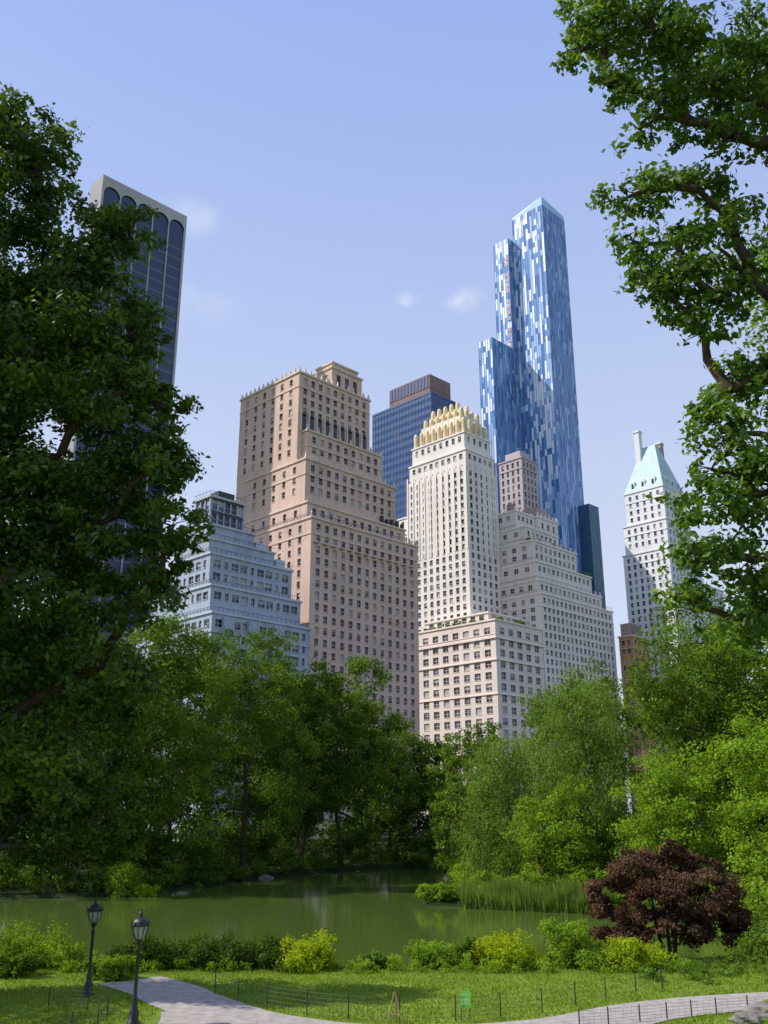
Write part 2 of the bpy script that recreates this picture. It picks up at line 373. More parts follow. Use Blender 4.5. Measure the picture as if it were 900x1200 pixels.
# --- mid trees
trees = [ # name,x,y,R,zb,zt(above ground),n,mat,leaf
 ('elm_tree', -29, 121, 9.5, 4, 33.5, 40000, M_leaf_mid, .42),
 ('elm_tree', -19.5, 138, 9.8, 4, 34.5, 40000, M_leaf_mid, .42),
 ('elm_tree', -7.0, 164, 9.3, 4, 33.5, 38000, M_leaf_mid, .46),
 ('elm_tree', -13, 153, 8.8, 4, 34, 32000, M_leaf_dark, .46),
 ('elm_tree', 0.5, 178, 7.8, 3, 26, 22000, M_leaf_mid, .48),
 ('oak_tree', -37, 114, 9.5, 2, 30, 30000, M_leaf_dark, .42),
 ('oak_tree', -45, 122, 9, 2, 30, 12000, M_leaf_dark, .52),
 ('oak_tree', -31, 145, 9, 3, 33, 16000, M_leaf_dark, .52),
 ('oak_tree', -20, 165, 9, 3, 33, 14000, M_leaf_dark, .54),
 ('willow_tree', 14.5, 114, 6.5, .5, 18, 26000, M_leaf_willow, .38),
 ('willow_tree', 22.0, 105, 6.8, .5, 22, 28000, M_leaf_willow, .38),
 ('linden_tree', 31.5, 92, 7.8, 2, 26.5, 36000, M_leaf_mid, .36),
 ('linden_tree', 41, 84, 8, 2, 27, 24000, M_leaf_light, .38),
 ('linden_tree', 38, 104, 9, 2, 32, 24000, M_leaf_mid, .44),
 ('locust_tree', 30.5, 74, 5.6, .5, 16, 24000, M_leaf_light, .28),
 ('locust_tree', 25.5, 86, 5.4, .5, 14, 21000, M_leaf_light, .3),
 ('locust_tree', 18, 101, 4.8, .3, 10.5, 15000, M_leaf_light, .3),
 ('locust_tree', 11.5, 125, 5.2, .3, 14, 12000, M_leaf_mid, .38),
 ('ash_tree', 14, 150, 7, 2, 22, 20000, M_leaf_mid, .46),
 ('ash_tree', 28, 138, 8.5, 2, 27, 24000, M_leaf_mid, .46),
 ('ash_tree', 44, 124, 9.5, 2, 31, 22000, M_leaf_mid, .48),
 ('ash_tree', 60, 128, 10, 2, 35, 16000, M_leaf_dark, .54),
 ('ash_tree', 9, 182, 7, 2, 22, 12000, M_leaf_dark, .5),
]
for i, (nm, x, y, Rr, zb, zt, n, mt, ls) in enumerate(trees):
    wil = nm == 'willow_tree'
    make_tree(nm, (x, y), auto_lobes(i+3, Rr, zb, zt), n, ls, 100+i, mt, trunk_r=.45,
              clumps=14, clump_r=.39, droop=(1.0 if wil else 0), asp=(.3 if wil else .55), twigs=2, zsq=.85)
make_tree('purple_plum_tree', (16.8, 59.8), [(x, y, z, r) for x, y, z, r in
   [(-3.1,1.0,2.6,1.4),(-3.3,2,4.1,1.3),(-1.5,1.5,5.1,1.6),(.5,2,5.6,1.6),(2.4,2,5.0,1.7),(3.8,2,3.8,1.5),(4.3,2,2.4,1.3),(-1,0,3.6,1.8),(1.2,0,3.8,1.9),(-2.4,-.3,1.8,1.2),(3.0,0,2.4,1.5),(.3,2.5,4.3,1.8),(1.2,-.4,2.0,1.1),(-.6,-.6,2.0,1.0),(-3.9,1,1.4,.9),(4.6,1,1.5,1),(-2.6,1.6,5.0,.8),(3.4,1.8,5.3,.8),(.9,1.5,6.5,.7)]],
   40000, .21, 55, M_leaf_purple, trunk_r=.22, split=[(-.9, 0), (.9, .2), (.1, .5)], fork=.15, clumps=15, clump_r=.34)
rnd = random.Random(5); lb = []
for i in range(170):
    x = rnd.uniform(-85, 120); y = 190+rnd.uniform(-6, 16)+max(0, x)*.35
    z = rnd.uniform(3, 18); lb.append((x, y, z, rnd.uniform(2.8, 4.6)))
for i in range(80):
    x = rnd.uniform(26, 110); y = 160+rnd.uniform(-15, 15); lb.append((x, y, rnd.uniform(3, 28), rnd.uniform(3, 5)))
for i in range(30):
    x = rnd.uniform(-95, -52); y = 120+rnd.uniform(-20, 25); lb.append((x, y, rnd.uniform(4, 24), rnd.uniform(3, 5)))
co_, fc_, ti_, cc_ = leaves(lb, 95000, .58, 9, clumps=9, clump_r=.45)
o = bpy.data.objects.new('distant_tree_line', np_mesh('distant_tree_line_mesh', co_, fc_, [M_leaf_mid], ti_)); scene.collection.objects.link(o)

def mass(name, pts, n, size, seed, mat, **kw):
    lb = [(x, y, h1(x, y)+z, r) for x, y, z, r in pts]
    c_, f_, t_, _ = leaves(lb, n, size, seed, clumps=9, clump_r=.42, **kw)
    o = bpy.data.objects.new(name, np_mesh(name+'_mesh', c_, f_, [mat], t_)); scene.collection.objects.link(o)
def along(poly, off, cnt, rnd, z, r):
    out = []
    for i in range(cnt):
        k = rnd.uniform(0, len(poly)-1.001); j = int(k); t = k-j
        x = poly[j][0]*(1-t)+poly[j+1][0]*t; y = poly[j][1]*(1-t)+poly[j+1][1]*t
        out.append((x+rnd.uniform(-1, 1)*.6, y+off+rnd.uniform(0, 1)*off, rnd.uniform(*z), rnd.uniform(*r)))
    return out
far = [(9.5,164),(4,171),(-6,161),(-18,142),(-22,128),(-26,114),(-32,109),(-40,105.5),(-55,101)]
mass('shoreline_undergrowth', along(far, 1.2, 100, rnd, (.2, 2.0), (.8, 1.7)), 34000, .28, 31, M_leaf_mid)
mass('shoreline_undergrowth', along(far, 4.5, 130, rnd, (.8, 4.6), (1.3, 2.8)), 40000, .34, 32, M_leaf_dark)
mass('shoreline_undergrowth', along(far, 11, 90, rnd, (1, 6), (2, 3.2)), 28000, .42, 36, M_leaf_dark)
rsh = [(9.6,163),(9.8,150),(10.4,125),(8.5,108),(9,99),(14,95),(19.5,92.5),(26.5,82),(27.5,72)]
mass('shoreline_undergrowth', along(rsh, 1.0, 60, rnd, (.3, 2.2), (.9, 1.8)), 26000, .26, 33, M_leaf_light)
mass('shoreline_undergrowth', [(x+3+rnd.uniform(0, 5), y+2, z, r) for x, y, z, r in along(rsh, 3, 80, rnd, (.8, 4.5), (1.3, 2.6))], 32000, .32, 34, M_leaf_mid)
mass('shoreline_undergrowth', [(rnd.uniform(23, 50), rnd.uniform(62, 76), rnd.uniform(.5, 4), rnd.uniform(1, 2.2)) for _ in range(60)], 26000, .26, 35, M_leaf_light)
bush('forsythia_bush', (-28.3, 110.5), 7, 4, 4.6, 9000, .24, 41, M_leaf_light)
bush('forsythia_bush', (-26.0, 109.4), 4.4, 3, 3.0, 6000, .2, 42, M_leaf_yellow)
bush('waterside_bush', (5.4, 99.2), 4.6, 2.2, 1.9, 6000, .2, 43, M_leaf_light)
for (nm, x, y, w_, d_, h_, n_, sd_, mt) in [
 ('boxwood_hedge',-13.0,54.6,4.4,2.2,2.0,7000,50,M_leaf_dark),('boxwood_hedge',-9.6,54.6,4.6,2.2,2.1,7000,51,M_leaf_dark),('boxwood_hedge',-6.6,54.4,3.8,2.0,2.0,6500,52,M_leaf_dark),
 ('spirea_bush',-3.6,54.0,4.4,2.2,2.2,8500,53,M_leaf_yellow),('viburnum_bush',-18.5,55.0,5.5,2.6,2.4,8000,54,M_leaf_light),('viburnum_bush',-23.5,56.0,5.5,2.6,2.6,8000,55,M_leaf_mid),
 ('fern_clump',2.6,55.0,3.2,1.6,1.6,5500,56,M_leaf_light),('spirea_bush',6.7,54.6,4.4,2.2,2.0,8500,57,M_leaf_yellow),('spirea_bush',9.9,55.0,3.8,2.2,2.6,8500,58,M_leaf_light),
 ('spirea_bush',12.8,54.4,3.8,2.0,1.9,7500,59,M_leaf_yellow),('viburnum_bush',21.5,55.5,5,3,3.0,8000,60,M_leaf_mid),('viburnum_bush',20.0,50.2,3.4,2.4,1.5,6000,61,M_leaf_mid),
 ('viburnum_bush',-13.6,51.0,3.4,2.0,1.2,6000,64,M_leaf_light),('viburnum_bush',-18.3,51.5,5.4,2.4,1.3,8000,65,M_leaf_mid),('fern_clump',-.6,54.6,2.2,1.4,1.0,3500,66,M_leaf_mid),('fern_clump',4.6,55.6,1.8,1.2,1.7,3000,67,M_leaf_mid)]:
    bush(nm, (x, y), w_, d_, h_, n_, .15, sd_, mt)
mass('groundcover_plants', [(rnd.uniform(-26, 16), rnd.uniform(52.8, 56.2), rnd.uniform(0, .35), rnd.uniform(.25, .65)) for _ in range(130)], 32000, .12, 62, M_leaf_light)
mass('groundcover_plants', [(rnd.uniform(13, 22), rnd.uniform(48.5, 58), rnd.uniform(0, .2), rnd.uniform(.25, .6)) for _ in range(60)], 15000, .12, 63, M_leaf_mid)
mass('groundcover_plants', [(rnd.uniform(15.6, 20), rnd.uniform(41.6, 43.4), rnd.uniform(0, .3), rnd.uniform(.25, .55)) for _ in range(24)], 9000, .11, 68, M_leaf_light)

def blades(name, xy, hmin, hmax, wdt, seed, mat, lean=.25):
    rng = np.random.default_rng(seed); n = len(xy)
    z = np.maximum(hgt(xy[:, 0], xy[:, 1]), -.6)
    a = rng.uniform(0, 2*np.pi, n); hh = rng.uniform(hmin, hmax, n)*(1+.25*np.sin(xy[:, 0]*1.7+np.sin(xy[:, 1])*2))
    bx, by = np.cos(a)*wdt/2, np.sin(a)*wdt/2
    lx, ly = rng.normal(size=n)*lean*hh, rng.normal(size=n)*lean*hh
    co = np.zeros((n, 3, 3))
    co[:, 0] = np.stack([xy[:, 0]-bx, xy[:, 1]-by, z], 1); co[:, 1] = np.stack([xy[:, 0]+bx, xy[:, 1]+by, z], 1)
    co[:, 2] = np.stack([xy[:, 0]+lx, xy[:, 1]+ly, z+hh], 1)
    o = bpy.data.objects.new(name, np_mesh(name+'_mesh', co.reshape(-1, 3), np.arange(n*3).reshape(-1, 3), [mat], rng.uniform(0, 1, n), per=3)); scene.collection.objects.link(o)
rng = np.random.default_rng(3)
t = rng.uniform(0, 1, 14000)
rx = 7.5+t*12; ry = 96.6-t*6.2+rng.uniform(-1.6, 1.5, 14000)
blades('reeds', np.stack([rx, ry], 1), .8, 2.3, .10, 4, M_leaf_willow, .18)
gx = rng.uniform(-27, 24, 90000); gy = rng.uniform(37, 56.5, 90000)
pc = np.array([(p.x, p.y) for p in path_pts]); dmin = np.full(len(gx), 1e9)
for p in pc: dmin = np.minimum(dmin, np.hypot(gx-p[0], gy-p[1]))
keep = (dmin > 1.76) & ~((np.abs(gx+7.1) < 2.1) & (gy < 43.2))
blades('lawn_grass', np.stack([gx[keep], gy[keep]], 1), .05, .14, .05, 5, M_grass, .5)

# ------------------------------------------------------------------ buildings
rb = random.Random(42)
G_dark = simple('window_glass_dark', (.018, .024, .034), .08, spec=.5)
G_mid = simple('window_glass_mid', (.06, .08, .11), .12, spec=.5)
G_blind = simple('window_blind', (.38, .37, .34), .6)
def facade(mb, o, u, n, W, z0, z1, st):
    fh, bw, ww, wh, sl = st['fh'], st['bw'], st['ww'], st['wh'], st.get('sill', .9)
    top = st.get('top', 1.3); mg = st.get('mg', 1.0); rec = st.get('rec', .35)
    def P(s, z, d=0.0): return (o[0]+u[0]*s+n[0]*d, o[1]+u[1]*s+n[1]*d, z)
    def q(s0, s1, a, b, d=0.0, m=0): mb.quad(P(s0, a, d), P(s1, a, d), P(s1, b, d), P(s0, b, d), m)
    nb = int((W-2*mg)/bw+.3); nf = int((z1-top-z0)/fh)
    if nb < 1 or nf < 1: q(0, W, z0, z1); return
    bw = (W-2*mg)/nb; zt = z1-top; zs = zt-nf*fh
    q(0, W, zt, z1)
    if zs > z0: q(0, W, z0, zs)
    q(0, mg, zs, zt); q(W-mg, W, zs, zt)
    for fl in range(nf):
        zf = zs+fl*fh; a = zf+sl; b = min(a+wh, zf+fh-.05)
        q(mg, W-mg, zf, a, 0, st.get('spandrel', 0)); q(mg, W-mg, b, zf+fh, 0, st.get('spandrel', 0))
        prev = mg
        for k in range(nb):
            c = mg+(k+.5)*bw
            w2 = ww/2*(1.0 if not st.get('alt') else (1.2 if k % 3 != 1 else .6))
            s0, s1 = c-w2, c+w2
            q(prev, s0, a, b); prev = s1
            x = rb.random(); gm = 2 if x < .62 else (3 if x < .85 else 4)
            q(s0, s1, a, b, -rec, gm)
            mb.quad(P(s0, a), P(s0, b), P(s0, b, -rec), P(s0, a, -rec), 0); mb.quad(P(s1, a), P(s1, b), P(s1, b, -rec), P(s1, a, -rec), 0)
            mb.quad(P(s0, b), P(s1, b), P(s1, b, -rec), P(s0, b, -rec), 0); mb.quad(P(s0, a), P(s1, a), P(s1, a, -rec), P(s0, a, -rec), 1)
            if gm != 4:
                zm = (a+b)/2; q(s0, s1, zm-.05, zm+.05, -rec+.05, 1)
                if st.get('mull'): 
                    cc = (s0+s1)/2; q(cc-.06, cc+.06, a, b, -rec+.06, 1)
                if rb.random() < .35: q(s0, s1, b-(b-a)*rb.uniform(.2, .5), b-.001, -rec+.02, 4)
            mb.quad(P(s0-.1, a, .12), P(s1+.1, a, .12), P(s1+.1, a, 0), P(s0-.1, a, 0), 1)
            mb.quad(P(s0-.1, a-.16, .12), P(s1+.1, a-.16, .12), P(s1+.1, a, .12), P(s0-.1, a, .12), 1)
            if st.get('ac') and rb.random() < st['ac']:
                q(c-.35, c+.35, a+.02, a+.45, .2, 4)
        q(prev, W-mg, a, b)
def tier(mb, a0, a1, b0, b1, z0, z1, st, cor=True, pinn=0, rail=False):
    facade(mb, (a0, b0), (1, 0), (0, -1), a1-a0, z0, z1, st)
    facade(mb, (a0, b1), (0, -1), (-1, 0), b1-b0, z0, z1, st.get('left', st))
    facade(mb, (a1, b0), (0, 1), (1, 0), b1-b0, z0, z1, st)
    facade(mb, (a1, b1), (-1, 0), (0, 1), a1-a0, z0, z1, st)
    mb.quad((a0, b0, z1-.02), (a1, b0, z1-.02), (a1, b1, z1-.02), (a0, b1, z1-.02), 0)
    if cor:
        mb.box(a0-.35, a1+.35, b0-.35, b1+.35, z1-.45, z1+.12, 1)
        if z1-z0 > 9: mb.box(a0-.2, a1+.2, b0-.2, b1+.2, z1-5.0, z1-4.75, 1)
    if pinn:
        k = max(2, int((a1-a0)/pinn))
        for i in range(k+1):
            x = a0+.3+(a1-a0-.6)*i/k; mb.frustum(x, b0+.3, .35, .35, z1+.1, .12, .12, z1+1.9, 1)
        k = max(2, int((b1-b0)/pinn))
        for i in range(1, k+1):
            y = b0+.3+(b1-b0-.6)*i/k; mb.frustum(a0+.3, y, .35, .35, z1+.1, .12, .12, z1+1.9, 1)
    if rail:
        for (x0, x1, y0, y1) in ((a0, a1, b0-.3, b0-.24), (a0-.3, a0-.24, b0, b1)):
            mb.box(x0, x1, y0, y1, z1+1.1, z1+1.2, 5)
            L_ = max(x1-x0, y1-y0); k = int(L_/1.5)
            for i in range(k+1):
                if x1-x0 > 1: mb.box(x0+i*1.5, x0+i*1.5+.06, y0, y1, z1+.1, z1+1.1, 5)
                else: mb.box(x0, x1, y0+i*1.5, y0+i*1.5+.06, z1+.1, z1+1.1, 5)
ROT = R(45)
def water_tank(mb, x, y, z, mat):
    for dx, dy in ((-.9, -.9), (.9, -.9), (.9, .9), (-.9, .9)): mb.box(x+dx-.12, x+dx+.12, y+dy-.12, y+dy+.12, z, z+1.8, mat)
    mb.lathe(x, y, [(.02, z+1.8), (1.5, z+1.8), (1.5, z+4.6), (1.6, z+4.6), (.05, z+6)], 14, mat)
# brown hotel tower
W_brown = wall_mat('brown_brick', (.62, .455, .375)); T_brown = wall_mat('brown_stone_trim', (.66, .53, .44))
sb = dict(fh=3.25, bw=3.1, ww=1.5, wh=2.0, mg=1.2, mull=False, ac=.12, left=dict(fh=3.25, bw=4.6, ww=1.4, wh=1.95, mg=2.6))
mb = MB()
tier(mb, 0, 43.5, 0, 32, -2, 88, sb, pinn=3.1, rail=True)
tier(mb, .01, 40, 2.0, 32.01, 88.1, 93, sb)
tier(mb, .02, 37, 3.2, 32.02, 93.1, 106.5, sb, pinn=4)
tier(mb, 2.0, 33, 5.2, 32.03, 106.6, 116.5, sb, pinn=4)
tier(mb, .04, 29.5, 7.3, 36.4, 106.62, 135.5, dict(fh=3.25, bw=3.0, ww=1.5, wh=2.05, mg=1.0, left=dict(fh=3.25, bw=4.2, ww=1.45, wh=2.0, mg=1.6)), pinn=2.2)
tier(mb, .05, 29, 32.07, 36.3, -2, 106.6, sb, cor=False)
for i in range(9):
    x = 2.2+i*3.1
    mb.box(x-.8, x+.8, 7.0, 7.28, 117.2, 121.6, 2); mb.lathe(x, 7.15, [(.8, 121.6), (.6, 122.2), (.01, 122.4)], 10, 2)
    mb.box(x-1.45, x-.95, 6.85, 7.27, 116.6, 123, 1)
for i in range(13):
    x = 1.8+i*3.2; mb.box(x-.9, x+.9, -.9, -.02, 80.6, 80.9, 1); mb.box(x-.9, x+.9, -.9, -.84, 81.6, 81.7, 5)
tier(mb, 15, 28, 9.5, 19, 135.6, 143.2, dict(fh=7, bw=3.6, ww=1.8, wh=4.4, mg=1.2, sill=1, top=.5))
tier(mb, 16, 27, 10.5, 18, 143.3, 145.6, dict(fh=9, bw=3.6, ww=1.8, wh=4.4, mg=1.2))
mb.box(6, 12, 12, 18, 135.6, 139, 0); mb.box(3, 5, 20, 26, 135.6, 138.4, 1)
mb.box(30, 36, 12, 20, 106.6, 112, 0)
for i in range(5): mb.box(30+i*2.2, 30.9+i*2.2, 2.2, 3.1, 93.2, 94.6+rb.random(), 5)
M_rail = simple('railing_paint', (.03, .03, .03), .5)
mb.obj('brown_hotel_tower', [W_brown, T_brown, G_dark, G_mid, G_blind, M_rail], (-20.3, 250, 0), ROT)
# gray stepped apartment building
W_gray = wall_mat('gray_brick', (.38, .43, .52)); T_gray = wall_mat('gray_trim', (.48, .52, .58))
sg = dict(fh=3.2, bw=2.7, ww=1.8, wh=1.9, mg=.8, mull=True, ac=.2, alt=True)
mb = MB()
tier(mb, 0, 31, 0, 34, -2, 55, sg, rail=True)
tier(mb, .01, 28.5, 1.2, 30, 55.1, 62, sg, rail=True)
tier(mb, .02, 26, 2.2, 18, 62.1, 70.2, sg, rail=True)
tier(mb, .03, 20.7, 3.2, 16, 70.3, 74.2, sg, rail=True)
tier(mb, .04, 14.5, 4.0, 14, 74.3, 78.2, sg, rail=True)
tier(mb, 1.0, 11.8, 5.0, 12, 78.3, 86, dict(fh=3.6, bw=2.0, ww=1.6, wh=2.7, mg=.4, sill=.4, top=.5, spandrel=5), rail=True)
mb.box(4, 9, 6, 10, 86, 88.2, 5); mb.box(22, 25, 4, 8, 70.3, 73, 1); mb.box(16, 19, 5, 9, 74.3, 76.6, 1)
for x in (4.5, 12, 20):
    mb.box(x-1.6, x+1.6, -1.0, -.02, 0, 54, 0)
    for k in range(16):
        mb.box(x-1.3, x+1.3, -1.04, -1.005, 1.2+k*3.2, 2.9+k*3.2, 2)
for k in range(15):
    for x in (8.2, 16, 25.6): mb.box(x-1.5, x+1.5, -1.0, -.03, 2+k*3.2, 2.14+k*3.2, 1); mb.box(x-1.5, x+1.5, -1.0, -.95, 2.9+k*3.2, 3.0+k*3.2, 5)
mb.obj('gray_apartment_building', [W_gray, T_gray, G_dark, G_mid, G_blind, M_rail], (-41.3, 222, 0), ROT)
# office tower with arched bays
W_trav = wall_mat('travertine', (.40, .39, .40), .12); M_dk = simple('dark_glass_curtain', (.022, .042, .10), .12, spec=.5)
G_sp = simple('dark_spandrel', (.055, .085, .16), .3)
mb = MB()
Wd, Ht, D = 33.0, 213.0, 8.5
mb.box(.5, Wd-.5, .5, D-.5, -2, Ht-.5, 2)
def arch_face(o, u, n, W, nb, zt):
    def P(s, z, d=0.0): return (o[0]+u[0]*s+n[0]*d, o[1]+u[1]*s+n[1]*d, z)
    mg = .6; bw = (W-2*mg)/nb; pw = .18
    mb.quad(P(0, zt), P(W, zt), P(W, Ht), P(0, Ht), 0)
    mb.quad(P(0, -2), P(mg, -2), P(mg, zt), P(0, zt), 0); mb.quad(P(W-mg, -2), P(W, -2), P(W, zt), P(W-mg, zt), 0)
    for k in range(nb):
        s0 = mg+k*bw; s1 = s0+bw
        mb.quad(P(s0, -2), P(s0+pw, -2), P(s0+pw, zt), P(s0, zt), 0); mb.quad(P(s1-pw, -2), P(s1, -2), P(s1, zt), P(s1-pw, zt), 0)
        a, b = s0+pw, s1-pw; r = (b-a)/2; c = (a+b)/2; arc = [(c-r*math.cos(i*math.pi/12), zt-r+r*math.sin(i*math.pi/12)) for i in range(13)]
        for i in range(6): mb.tri(P(a, zt), P(*arc[i]), P(*arc[i+1]), 0); mb.tri(P(b, zt), P(*arc[i+6]), P(*arc[i+7]), 0)
        for fl in range(50):
            z = 2+fl*4.0
            if z < zt-4: mb.quad(P(a, z, -.45), P(b, z, -.45), P(b, z+1.0, -.45), P(a, z+1.0, -.45), 3)
        mb.quad(P(a, -2, 0), P(a, zt-r, 0), P(a, zt-r, -.5), P(a, -2, -.5), 0); mb.quad(P(b, -2, 0), P(b, zt-r, 0), P(b, zt-r, -.5), P(b, -2, -.5), 0)
arch_face((0, 0), (1, 0), (0, -1), Wd, 5, Ht-3.5)
arch_face((Wd, 0), (0, 1), (1, 0), D, 1, Ht-3.5)
mb.quad((0, 0, -2), (0, D, -2), (0, D, Ht), (0, 0, Ht), 0); mb.quad((0, D, -2), (Wd, D, -2), (Wd, D, Ht), (0, D, Ht), 0)
mb.quad((0, 0, Ht), (Wd, 0, Ht), (Wd, D, Ht), (0, D, Ht), 0)
for k in range(48): mb.box(-.02, -.005, 2, 6.5, 4+k*4.2, 5.6+k*4.2, 2)
mb.obj('office_tower', [W_trav, W_trav, M_dk, G_sp], (-94, 264, 0), ROT)
# dark blue office slab behind
M_blue = simple('blue_curtain_glass', (.02, .06, .16), .15, spec=.5); M_bluesp = simple('blue_spandrel', (.035, .085, .21), .35)
def curtain(mb, a0, a1, b0, b1, z0, z1, fh, bw, pick, cap=1):
    for (o, u, n, W) in (((a0, b0), (1, 0), (0, -1), a1-a0), ((a0, b1), (0, -1), (-1, 0), b1-b0), ((a1, b0), (0, 1), (1, 0), b1-b0), ((a1, b1), (-1, 0), (0, 1), a1-a0)):
        nb = max(1, round(W/bw)); w_ = W/nb; nf = max(1, round((z1-z0)/fh)); f_ = (z1-z0)/nf
        col = [0]*nb
        for fl in range(nf):
            for k in range(nb):
                m = pick(k, fl, col, n)
                P = lambda s, z, d=0.0: (o[0]+u[0]*s+n[0]*d, o[1]+u[1]*s+n[1]*d, z)
                s0, s1 = k*w_, (k+1)*w_; a = z0+fl*f_; b = a+f_
                t1 = rb.uniform(-.02, .02)
                mb.quad(P(s0, a, t1), P(s1, a, -t1), P(s1, b, t1), P(s0, b, -t1), m)
        for k in range(nb+1):
            s_ = k*w_; P = (o[0]+u[0]*s_+n[0]*.05, o[1]+u[1]*s_+n[1]*.05)
            mb.box(P[0]-.06, P[0]+.06, P[1]-.06, P[1]+.06, z0, z1, cap)
    mb.quad((a0, b0, z1), (a1, b0, z1), (a1, b1, z1), (a0, b1, z1), cap)
mb = MB()
curtain(mb, 0, 18, 0, 38, -2, 192, 1.9, 2.0, lambda k, f, c, n: 1 if f % 2 else (0 if rb.random() < .85 else 2))
mb.box(-.2, 18.2, -.2, 38.2, 192, 193, 1)
W_capb = wall_mat('brown_metal_penthouse', (.27, .19, .18))
for (z0_, z1_, m_) in ((193, 196, 3), (196.2, 203, 3)):
    mb.box(1.5, 16, 2, 28, z0_, z1_, m_)
for k in range(12): mb.box(1.3, 1.48, 3+k*2.1, 4.2+k*2.1, 196.5, 202.5, 1)
mb.obj('blue_office_tower', [M_blue, M_bluesp, G_mid, W_capb], (21.4, 390, 0), ROT)
# art deco tower with gold crown
W_cream = wall_mat('cream_brick', (.76, .70, .65), .14); T_cream = wall_mat('cream_trim', (.80, .75, .69), .12)
M_gold = simple('gilded_terracotta', (.72, .59, .34), .5, nscale=.8, var=.15)
sc = dict(fh=3.15, bw=3.0, ww=1.6, wh=2.0, mg=.9, ac=.15)
mb = MB()
tier(mb, 0, 18, 0, 30, -2, 132, sc, cor=False)
tier(mb, .6, 17.4, .6, 29.4, 132.01, 139, sc)
tier(mb, 1.3, 16.7, 1.6, 28.4, 139.1, 146.5, dict(fh=3.3, bw=3.0, ww=1.5, wh=2.3, mg=.8))
for i in range(7): x = i*3+.0; mb.box(min(x, 17.4), min(x, 17.4)+.6, -.25, -.003, 100, 134, 1)
for i in range(11): y = i*2.96; mb.box(-.25, -.003, y, y+.6, 100, 134, 1)
mb.box(3.6, 14.4, 4.5, 25.5, 146.5, 155, 0)
def fin(x, y, z0, h, r=.95):
    mb.lathe(x, y, [(r, z0), (r, z0+h*.80), (r*.86, z0+h*.9), (r*.5, z0+h*.98), (.02, z0+h)], 10, 5)
for i in range(5): 
    x = 2.6+i*3.2; fin(x, 2.6, 146.5, 6.5, .8); fin(x, 27.4, 146.5, 6.5, .8)
for i in range(9):
    y = 2.6+i*3.1; fin(2.4, y, 146.5, 6.5, .8); fin(15.6, y, 146.5, 6.5, .8)
for i in range(4): x = 4.2+i*3.2; fin(x, 5.2, 150, 8.6, .9)
for i in range(7): y = 5.2+i*3.1; fin(4.4, y, 150, 8.6, .9); fin(13.6, y, 150, 8.6, .9)
mb.box(5.4, 12.6, 7, 23, 155, 158.5, 5)
for i in range(5): fin(6.2, 8.5+i*3.2, 153, 9.5, .95); fin(11.6, 8.5+i*3.2, 153, 9.5, .95)
tier(mb, 2, 16, 30.02, 44, -2, 113, sc); tier(mb, 3, 15, 30.04, 38, 113.1, 120, sc)
mb.obj('art_deco_tower', [W_cream, T_cream, G_dark, G_mid, G_blind, M_gold], (30.4, 325, 0), ROT)
# low limestone block
W_cream2 = wall_mat('cream_limestone', (.74, .645, .575), .15); T_cream2 = wall_mat('limestone_trim', (.78, .69, .62), .12)
mb = MB()
sl_ = dict(fh=3.7, bw=4.3, ww=2.6, wh=2.3, mg=1.2, mull=True, top=2.0)
tier(mb, 0, 26.2, 0, 34.8, -2, 70.6, sl_)
mb.box(-.5, 26.7, -.5, 35.3, 64.2, 64.8, 1); mb.box(-.4, 26.6, -.4, 35.2, 57, 57.4, 1); mb.box(-.3, 26.5, -.3, 35.1, 45.9, 46.2, 1)
tier(mb, 4, 26.3, 6, 34.9, 70.7, 74.5, dict(fh=3.5, bw=4.0, ww=2.2, wh=2.2, mg=1, top=.3))
mb.obj('limestone_building', [W_cream2, T_cream2, G_dark, G_mid, G_blind, M_rail], (36.8, 307, 0), ROT)
mass2 = [(36.8+.707*(a-b), 307+.707*(a+b), r) for a, b, r in [(rb.uniform(1, 3), rb.uniform(2, 33), rb.uniform(.5, 1.0)) for _ in range(18)]+[(rb.uniform(3, 24), rb.uniform(1.5, 3.5), rb.uniform(.5, 1.2)) for _ in range(14)]]
c_, f_, t_, _ = leaves([(x, y, 71.2+r*.5, r) for x, y, r in mass2], 3500, .45, 88, clumps=6, clump_r=.5)
o = bpy.data.objects.new('roof_garden', np_mesh('roof_garden_mesh', c_, f_, [M_leaf_mid], t_)); scene.collection.objects.link(o)
# cream stepped apartment building (right)
W_cr3 = wall_mat('cream_brick_b', (.74, .67, .62), .15); W_rust = wall_mat('rust_brick', (.40, .28, .24))
mb = MB()
s3 = dict(fh=3.1, bw=2.7, ww=1.5, wh=1.9, mg=.9, ac=.2, left=dict(fh=3.1, bw=4.2, ww=1.9, wh=1.8, mg=1.6, mull=True))
tier(mb, 0, 47, 0, 24, -2, 84, s3, rail=True)
tier(mb, .01, 41, .8, 24.01, 84.1, 89, s3, rail=True, pinn=3)
tier(mb, .02, 35.7, 1.4, 24.02, 89.1, 96, s3, rail=True)
tier(mb, .03, 28, 2.4, 24.03, 96.1, 104, s3, rail=True, pinn=3)
tier(mb, .04, 21, 5.5, 24.04, 104.1, 110, s3, rail=True)
tier(mb, .05, 12, 9.5, 24.05, 110.1, 117, s3, rail=True)
tier(mb, 12.2, 25, 8, 20, 104.1, 117, dict(fh=4, bw=3.0, ww=1.5, wh=2.2, mg=1), pinn=2.5)
mb.frustum(18.6, 14, 5.5, 5.2, 117.2, 3.6, 3.0, 122, 5)
mb.frustum(31, 12, 4, 4, 96.1, 3.2, 3.2, 108, 5); mb.box(38, 41, 6, 12, 89.1, 95, 5)
for i in range(5): mb.box(27.9+i*1.3, 28.5+i*1.3, 7.7, 7.95, 97, 104, 1)
water_tank(mb, 6, 16, 117, 5); water_tank(mb, 44, 12, 84.1, 5)
mb.obj('stepped_apartment_building', [W_cr3, T_cream, G_dark, G_mid, G_blind, W_rust], (55.6, 325.8, 0), ROT)
